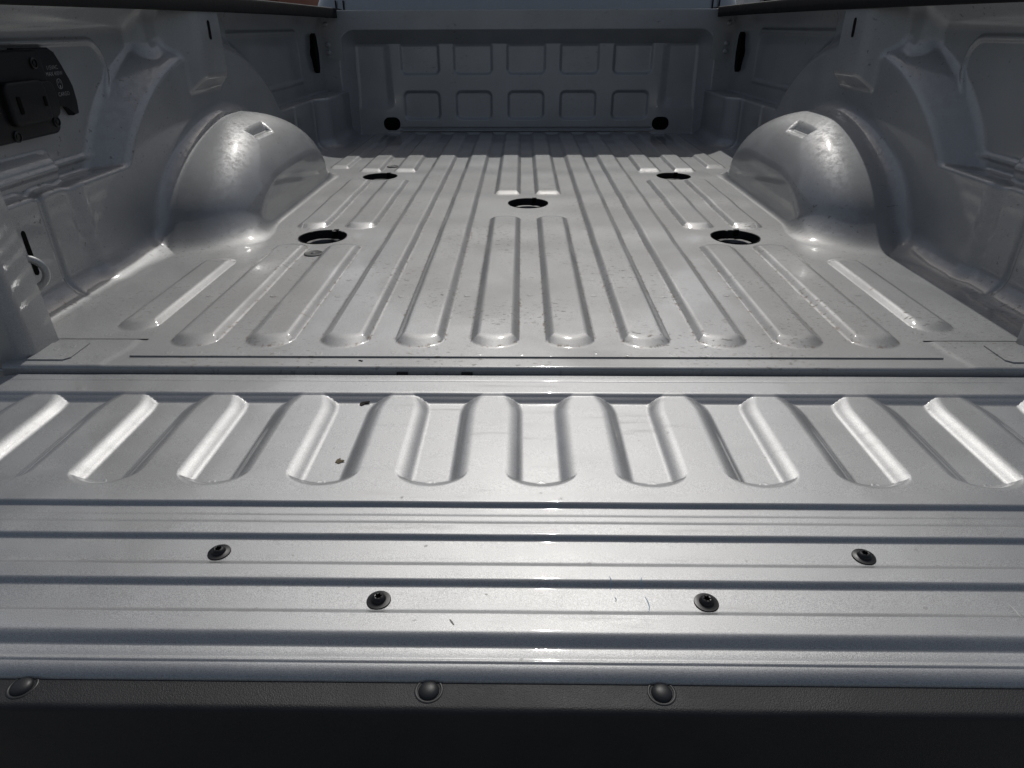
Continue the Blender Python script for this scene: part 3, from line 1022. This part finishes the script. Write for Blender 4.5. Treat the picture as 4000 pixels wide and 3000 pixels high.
def cap_z(y):
    return zc + 0.0006 - 0.004 * (CAP_Y0 - 0.003 - y)
RIV_Y = px_y(2702, zc)
for xx in (-0.427, -0.0925, 0.0965, 0.428):
    bm = bmesh.new()
    bm_lathe(bm, [(0.0118, 0.0002), (0.0112, 0.0006), (0.0102, 0.0006), (0.0096, 0.0003)], 36)
    bm_lathe(bm, [(0.0086, 0.0002), (0.0082, 0.0012), (0.0070, 0.0024), (0.0048, 0.0033), (0.0022, 0.0037), (0.0, 0.0038)], 32, at=(0, -0.0004, 0))
    o = bm_obj("push_rivet", bm, M_RIVET, cap, angle=45)
    o.location = (xx, RIV_Y, cap_z(RIV_Y))

# button screws with torx recess
def make_screw():
    bm = bmesh.new()
    bm_lathe(bm, [(0.0110, 0.0), (0.0112, 0.0008), (0.0108, 0.0016), (0.0072, 0.0021), (0.0066, 0.0024), (0.0063, 0.0042), (0.0052, 0.0056), (0.0036, 0.0063)], 36)
    # six-lobed socket
    n = 36
    A, B, D = [], [], []
    for k in range(n):
        a = 2 * math.pi * k / n
        rl = 0.0030 + 0.0005 * math.cos(6 * a)
        A.append(bm.verts.new((0.0036 * math.cos(a), 0.0036 * math.sin(a), 0.0063)))
        B.append(bm.verts.new((rl * math.cos(a), rl * math.sin(a), 0.0062)))
        D.append(bm.verts.new((rl * math.cos(a), rl * math.sin(a), 0.0030)))
    for k in range(n):
        k2 = (k + 1) % n
        bm.faces.new((A[k], A[k2], B[k2], B[k])); bm.faces.new((B[k], B[k2], D[k2], D[k]))
    bm.faces.new(D)
    return bm_obj("screw", bm, M_SCREW, gate, angle=35)
screw = make_screw()
for i, (sx, sy) in enumerate(((-0.3195, tg_px(2171)), (-0.1480, tg_px(2356)), (0.1510, tg_px(2356)), (0.3205, tg_px(2171)))):
    o = screw if i == 0 else screw.copy()
    if i: COL.objects.link(o)
    o.location = (sx, sy, float(tg_fn(np.array([sx]), np.array([sy]))[0]) - 0.0003)
    o.rotation_euler = (0, 0, rng.random() * 2)

# weld dimples near the groove ends
bm = bmesh.new()
for k in range(-6, 7):
    xw = GX0 + k * GP; yw = tg_px(1868)
    if abs(xw) < 0.8:
        weld_ring(bm, xw, yw, float(tg_fn(np.array([xw]), np.array([yw]))[0]), 0.0042)
tag(bm_obj("spot_weld_marks", bm, M_GATE, gate), kind="stuff")
# faint blue pen strokes and a couple of scuffs left on the gate
def mark(name, pts, wd, mat):
    bm = bmesh.new()
    L_, R_ = [], []
    for i, (mx, my) in enumerate(pts):
        wq = wd * (0.35 + 0.65 * math.sin(math.pi * (i + 0.5) / len(pts)))
        zq = float(tg_fn(np.array([mx]), np.array([my]))[0]) + 0.00025
        L_.append(bm.verts.new((mx - wq, my, zq))); R_.append(bm.verts.new((mx + wq, my, zq)))
    for k in range(len(pts) - 1):
        bm.faces.new((L_[k], L_[k + 1], R_[k + 1], R_[k]))
    return bm_obj(name, bm, mat, gate)
M_PEN = plastic("blue_pen", (0.22, 0.33, 0.42), 0.6)
M_SCUFF = plastic("pale_scuff", (0.62, 0.62, 0.60), 0.7)
M_SMUT = plastic("grey_smut", (0.26, 0.255, 0.24), 0.8)
for (x0, ra, rb, bend) in ((0.0655, 2262, 2298, 0.0015), (0.0960, 2264, 2296, -0.001), (0.0965, 2326, 2388, 0.002), (0.0685, 2328, 2346, 0.001)):
    mark("pen_stroke", [(x0 + bend * math.sin(3 * t), px_y(ra + (rb - ra) * t, -0.0165)) for t in np.linspace(0, 1, 9)], 0.00045, M_PEN)
mark("scuff", [(0.4245 + 0.001 * math.sin(4 * t), px_y(2345 + 60 * t, -0.0165)) for t in np.linspace(0, 1, 9)], 0.0006, M_SCUFF)
mark("scuff", [(-0.0800 + 0.004 * t, px_y(2436 + 22 * t, -0.0165)) for t in np.linspace(0, 1, 6)], 0.0010, M_SMUT)
# support straps beside the gate
for sgn in (-1, 1):
    bm = bmesh.new()
    bm_tube(bm, [(sgn * 0.775, 0.868, -0.016), (sgn * 0.81, 0.872, -0.010), (sgn * 0.85, 0.876, -0.004)], 0.003, 8)
    bm_obj("support_strap", bm, M_PAINT, gate)

# ---- power outlet on the driver-side wall ------------------------------------
XO = 0.935
def plate(bm, pts, x0, x1, bev=0.003):
    """outline in (y,z) extruded from wall depth x0 to x1 (towards the bed)"""
    A = [bm.verts.new((-x1, a, b)) for a, b in pts]
    B = [bm.verts.new((-x0, a, b)) for a, b in pts]
    f = bm.faces.new(A)
    for k in range(len(A)): bm.faces.new((A[k], A[(k + 1) % len(A)], B[(k + 1) % len(A)], B[k]))
    if bev:
        bmesh.ops.bevel(bm, geom=list(f.edges), offset=bev, segments=3, profile=0.5, affect='EDGES')
def rrect(y0, z0, y1, z1, r, n=5):
    pts = []
    for (cy, cz, a0) in ((y1 - r, z1 - r, 0), (y0 + r, z1 - r, 90), (y0 + r, z0 + r, 180), (y1 - r, z0 + r, 270)):
        for k in range(n):
            a = R(a0 + 90 * k / (n - 1))
            pts.append((cy + r * math.cos(a), cz + r * math.sin(a)))
    return pts
bm = bmesh.new()
plate(bm, rrect(1.085, 0.272, 1.300, 0.412, 0.018), 0.94, 0.880, 0.006)
outlet = part(bm_obj("power_outlet", bm, M_BLACK, None, angle=40))
bm = bmesh.new()
lid = [(1.255, 0.414), (1.345, 0.413), (1.360, 0.405), (1.368, 0.380), (1.382, 0.362), (1.388, 0.345), (1.388, 0.318), (1.383, 0.296), (1.366, 0.294), (1.356, 0.310), (1.345, 0.316), (1.255, 0.316)]
plate(bm, lid, 0.92, 0.893, 0.003)
lid_o = bm_obj("outlet_lid", bm, M_BLACK, outlet, angle=40)
bm = bmesh.new()
plate(bm, rrect(1.165, 0.296, 1.268, 0.366, 0.014), 0.885, 0.868, 0.005)
plate(bm, rrect(1.245, 0.300, 1.300, 0.362, 0.016), 0.885, 0.872, 0.004)
bm_obj("outlet_cover", bm, M_BLACK, outlet, angle=40)
for rc4 in ((1.184, 0.315, 1.193, 0.343, 0.003), (1.252, 0.322, 1.259, 0.338, 0.002)):
    bm = bmesh.new()
    plate(bm, rrect(*rc4), 0.87, 0.8665, 0.0006)
    bm_obj("latch_slot", bm, M_HOLE, outlet, angle=40)
for (yy, zz_) in ((1.272, 0.390), (1.285, 0.292), (1.172, 0.281)):
    bm = bmesh.new()
    mr = Matrix.Rotation(math.pi / 2, 4, 'Y')
    bm_lathe(bm, [(0.0095, 0.0), (0.0090, 0.003), (0.0072, 0.0036), (0.0066, 0.0016), (0.004, 0.0016), (0.0036, 0.003), (0.0, 0.0032)], 24, at=(-0.8802, yy, zz_), mat_rot=mr)
    bm_obj("outlet_screw", bm, M_SCREW, outlet, angle=40)

def print_text(body, yc, zc_, size, x, parent):
    cu = bpy.data.curves.new("print", 'FONT')
    cu.body = body
    cu.size = size
    cu.align_x = 'CENTER'
    cu.align_y = 'CENTER'
    cu.resolution_u = 3
    to = bpy.data.objects.new("tmp_text", cu)
    COL.objects.link(to)
    dg = bpy.context.evaluated_depsgraph_get()
    me = bpy.data.meshes.new_from_object(to.evaluated_get(dg))
    bpy.data.objects.remove(to)
    me.name = "printed_text"
    me.transform(Matrix(((0, 0, 1, x), (1, 0, 0, yc), (0, 1, 0, zc_), (0, 0, 0, 1))))
    me.materials.clear()
    me.materials.append(M_PRINT)
    o = bpy.data.objects.new("printed_text", me)
    link(o, parent)
    return o
XT = -0.8926
print_text("115VAC", 1.340, 0.3795, 0.0098, XT, lid_o)
print_text("MAX 400W", 1.3415, 0.3690, 0.0098, XT, lid_o)
print_text("CARGO", 1.352, 0.3335, 0.0098, XT, lid_o)
bm = bmesh.new()
# socket pictogram: ring with two blades and a ground pin
pts = rrect(1.3405, 0.3425, 1.3555, 0.3605, 0.007, 6)
pin = [(1.348 + (a - 1.348) * 0.86, 0.3515 + (b - 0.3515) * 0.88) for a, b in pts]
A = [bm.verts.new((XT, a, b)) for a, b in pts]; B = [bm.verts.new((XT, a, b)) for a, b in pin]
for k in range(len(A)): bm.faces.new((A[k], A[(k + 1) % len(A)], B[(k + 1) % len(A)], B[k]))
for (y0, z0, y1, z1) in ((1.3445, 0.3525, 1.3458, 0.3575), (1.3500, 0.3525, 1.3513, 0.3575), (1.3465, 0.3445, 1.3495, 0.3490)):
    bm.faces.new([bm.verts.new((XT, a, b)) for a, b in ((y0, z0), (y1, z0), (y1, z1), (y0, z1))])
bm_obj("socket_symbol", bm, M_PRINT, lid_o, smooth=False)

# ---- cab --------------------------------------------------------------------
levels = [(-0.40, 0.97, 3.335, 5.0), (0.0, 0.985, 3.33, 5.0), (0.40, 0.975, 3.33, 5.0), (0.53, 0.955, 3.335, 4.95), (0.565, 0.94, 3.345, 4.9),
          (0.78, 0.865, 3.405, 4.7), (0.96, 0.80, 3.455, 4.5), (1.025, 0.765, 3.48, 4.4), (1.062, 0.70, 3.52, 4.3), (1.077, 0.60, 3.60, 4.2), (1.084, 0.40, 3.75, 4.05)]
bm = bmesh.new()
rings = []
for (z, hw, y0, y1) in levels:
    ring = []
    rc = min(0.13, hw * 0.5)
    for (cx, cy, a0) in ((hw - rc, y1 - rc, 0), (-hw + rc, y1 - rc, 90), (-hw + rc, y0 + rc, 180), (hw - rc, y0 + rc, 270)):
        for k in range(8):
            a = R(a0 + 90 * k / 7)
            ring.append(bm.verts.new((cx + rc * math.cos(a), cy + rc * math.sin(a), z + (0.012 * (1 - (cx / 1.0) ** 2) if z > 0.9 else 0))))
    rings.append(ring)
for A, B in zip(rings[:-1], rings[1:]):
    for k in range(len(A)):
        bm.faces.new((A[k], A[(k + 1) % len(A)], B[(k + 1) % len(A)], B[k]))
bm.faces.new(rings[-1]); bm.faces.new(rings[0])
cab = part(bm_obj("cab", bm, M_PAINT, None, angle=50))
# rear window and vertical seams on the back panel
bm = bmesh.new()
q = [(-0.70, 3.3455, 0.60), (0.70, 3.3455, 0.60), (0.64, 3.4400, 0.93), (-0.64, 3.4400, 0.93)]
A = [bm.verts.new(v) for v in q]; B = [bm.verts.new((a, b + 0.02, c)) for a, b, c in q]
bm.faces.new(A)
for k in range(4): bm.faces.new((A[k], A[(k + 1) % 4], B[(k + 1) % 4], B[k]))
bm_obj("rear_window", bm, M_GLASS, cab, smooth=False)
for sx in (-0.842, -0.808, 0.816, 0.845):
    bm = bmesh.new()
    bm_box(bm, (sx - 0.0028, 3.3285, -0.2), (sx + 0.0028, 3.334, 0.545), 0)
    bm_obj("body_seam", bm, M_BLACK, cab, smooth=False)

# ------------------------------------------------------------------ bits lying about
def leaf(name, pts, loc, rot, label, col, th=0.0012):
    mt, N, L, P = new_mat(name + "_skin")
    L.new(mixc(N, L, ramp(N, L, noise(N, L, N.new("ShaderNodeTexCoord").outputs["Object"], 300, 3), 0.35, 0.65), tuple(c * 0.5 for c in col), col), P.inputs["Base Color"])
    P.inputs["Roughness"].default_value = 0.8
    bm = bmesh.new()
    A = [bm.verts.new((a, b, th + c)) for a, b, c in pts]
    B = [bm.verts.new((a, b, c * 0.6)) for a, b, c in pts]
    bm.faces.new(A); bm.faces.new(B[::-1])
    for k in range(len(A)): bm.faces.new((A[k], A[(k + 1) % len(A)], B[(k + 1) % len(A)], B[k]))
    o = bm_obj(name, bm, mt, None, smooth=False)
    o.location = loc; o.rotation_euler = (0, 0, rot); o.scale = (0.62, 0.62, 0.62)
    tag(o, label, "debris")
    return o
def tz(x, y): return float(tg_fn(np.array([x]), np.array([y]))[0])
yv = tg_px(1562)
leaf("dry_leaf", [(-0.010, 0.002, 0.001), (-0.004, 0.004, 0.003), (0.004, 0.005, 0.002), (0.012, 0.005, 0.004), (0.009, 0.001, 0.002), (0.002, 0.000, 0.001), (-0.004, -0.008, 0.0), (-0.009, -0.006, 0.0)], (-0.2386, yv, tz(-0.2386, yv) + 0.0004), 0.0, "small dark curled leaf scrap on the tailgate slope above the ribs", (0.03, 0.022, 0.016))
yv = tg_px(1785)
leaf("leaf_flake", [(-0.012, -0.004, 0), (-0.010, 0.004, 0.001), (-0.004, 0.010, 0.001), (-0.003, 0.003, 0.001), (0.003, 0.002, 0.002), (0.006, -0.001, 0.002), (0.001, -0.003, 0.001), (-0.004, -0.009, 0)], (-0.236, yv, tz(-0.236, yv) + 0.0003), 0.0, "pale tan leaf flake lying in a tailgate groove", (0.20, 0.16, 0.10), 0.0006)
leaf("seed_husk", [(-0.006, 0.002, 0.0), (-0.002, 0.003, 0.001), (0.006, -0.002, 0.001), (0.003, -0.003, 0.0)], (-0.262, 0.887, -0.0012), 0.1, "tiny black seed husk on the sill between floor and tailgate", (0.02, 0.016, 0.013))

# ------------------------------------------------------------------ surroundings
mt, N, L, P = new_mat("pale_concrete")
tc = N.new("ShaderNodeTexCoord").outputs["Object"]
L.new(mixc(N, L, noise(N, L, tc, 0.6, 6, 0.7), (0.18, 0.177, 0.17), (0.25, 0.245, 0.235)), P.inputs["Base Color"])
P.inputs["Roughness"].default_value = 0.9
b = N.new("ShaderNodeBump"); b.inputs["Strength"].default_value = 0.5; b.inputs["Distance"].default_value = 0.01
L.new(noise(N, L, tc, 90, 3), b.inputs["Height"]); L.new(b.outputs[0], P.inputs["Normal"])
bm = bmesh.new()
bmesh.ops.create_grid(bm, x_segments=8, y_segments=8, size=900)
g = bm_obj("ground", bm, mt, None, smooth=False)
g.location = (0, 0, -0.95)
tag(g, kind="structure")

def building(name, label, x0, x1, y0, y1, h, wall_col, trim_col, nwin, ndir, brick=False):
    mtw, N, L, P = new_mat(name + "_wall")
    tc = N.new("ShaderNodeTexCoord").outputs["Object"]
    L.new(mixc(N, L, noise(N, L, tc, 1.5, 5, 0.65), tuple(c * 0.82 for c in wall_col), wall_col), P.inputs["Base Color"])
    P.inputs["Roughness"].default_value = 0.85
    mtt, N, L, P = new_mat(name + "_trim")
    P.inputs["Base Color"].default_value = (*trim_col, 1); P.inputs["Roughness"].default_value = 0.6
    L.new(mixc(N, L, noise(N, L, N.new("ShaderNodeTexCoord").outputs["Object"], 4, 3), tuple(c * 0.85 for c in trim_col), trim_col), P.inputs["Base Color"])
    e0 = bpy.data.objects.new(name, None); COL.objects.link(e0)
    e0.location = ((x0 + x1) / 2, (y0 + y1) / 2, -0.95)
    off = -Vector(e0.location)
    bm = bmesh.new(); bm_box(bm, (x0, y0, -0.95), (x1, y1, -0.95 + h), 0.02)
    o = bm_obj("wall", bm, mtw, e0, angle=30); o.location = off
    bm = bmesh.new(); bm_box(bm, (x0 - 0.25, y0 - 0.25, -0.95 + h), (x1 + 0.25, y1 + 0.25, -0.6 + h), 0.03)
    o = bm_obj("roof", bm, mtt, e0, angle=30); o.location = off
    for k in range(nwin):
        xa = x0 + (x1 - x0) * (k + 0.2) / nwin; xb = x0 + (x1 - x0) * (k + 0.8) / nwin
        bm = bmesh.new(); bm_box(bm, (xa, y0 - 0.05, 0.15), (xb, y0 + 0.05, 1.75), 0.01)
        f = bm_obj("window", bm, mtt, e0, angle=30); f.location = off
        bm = bmesh.new(); bm_box(bm, (xa + 0.07, y0 - 0.07, 0.22), (xb - 0.07, y0 - 0.052, 1.68), 0)
        bm_obj("pane", bm, M_GLASS, f, smooth=False)
    tag(e0, label, "building")
    return e0
building("brick_building", "low red brown brick building beyond the left bed rail", -16, -5.5, 17, 25, 3.4, (0.20, 0.075, 0.045), (0.10, 0.07, 0.05), 5, 1)
building("white_building", "low white stucco building beyond the right bed rail", 5.2, 17, 18, 26, 3.6, (0.75, 0.74, 0.71), (0.35, 0.33, 0.30), 6, 1)
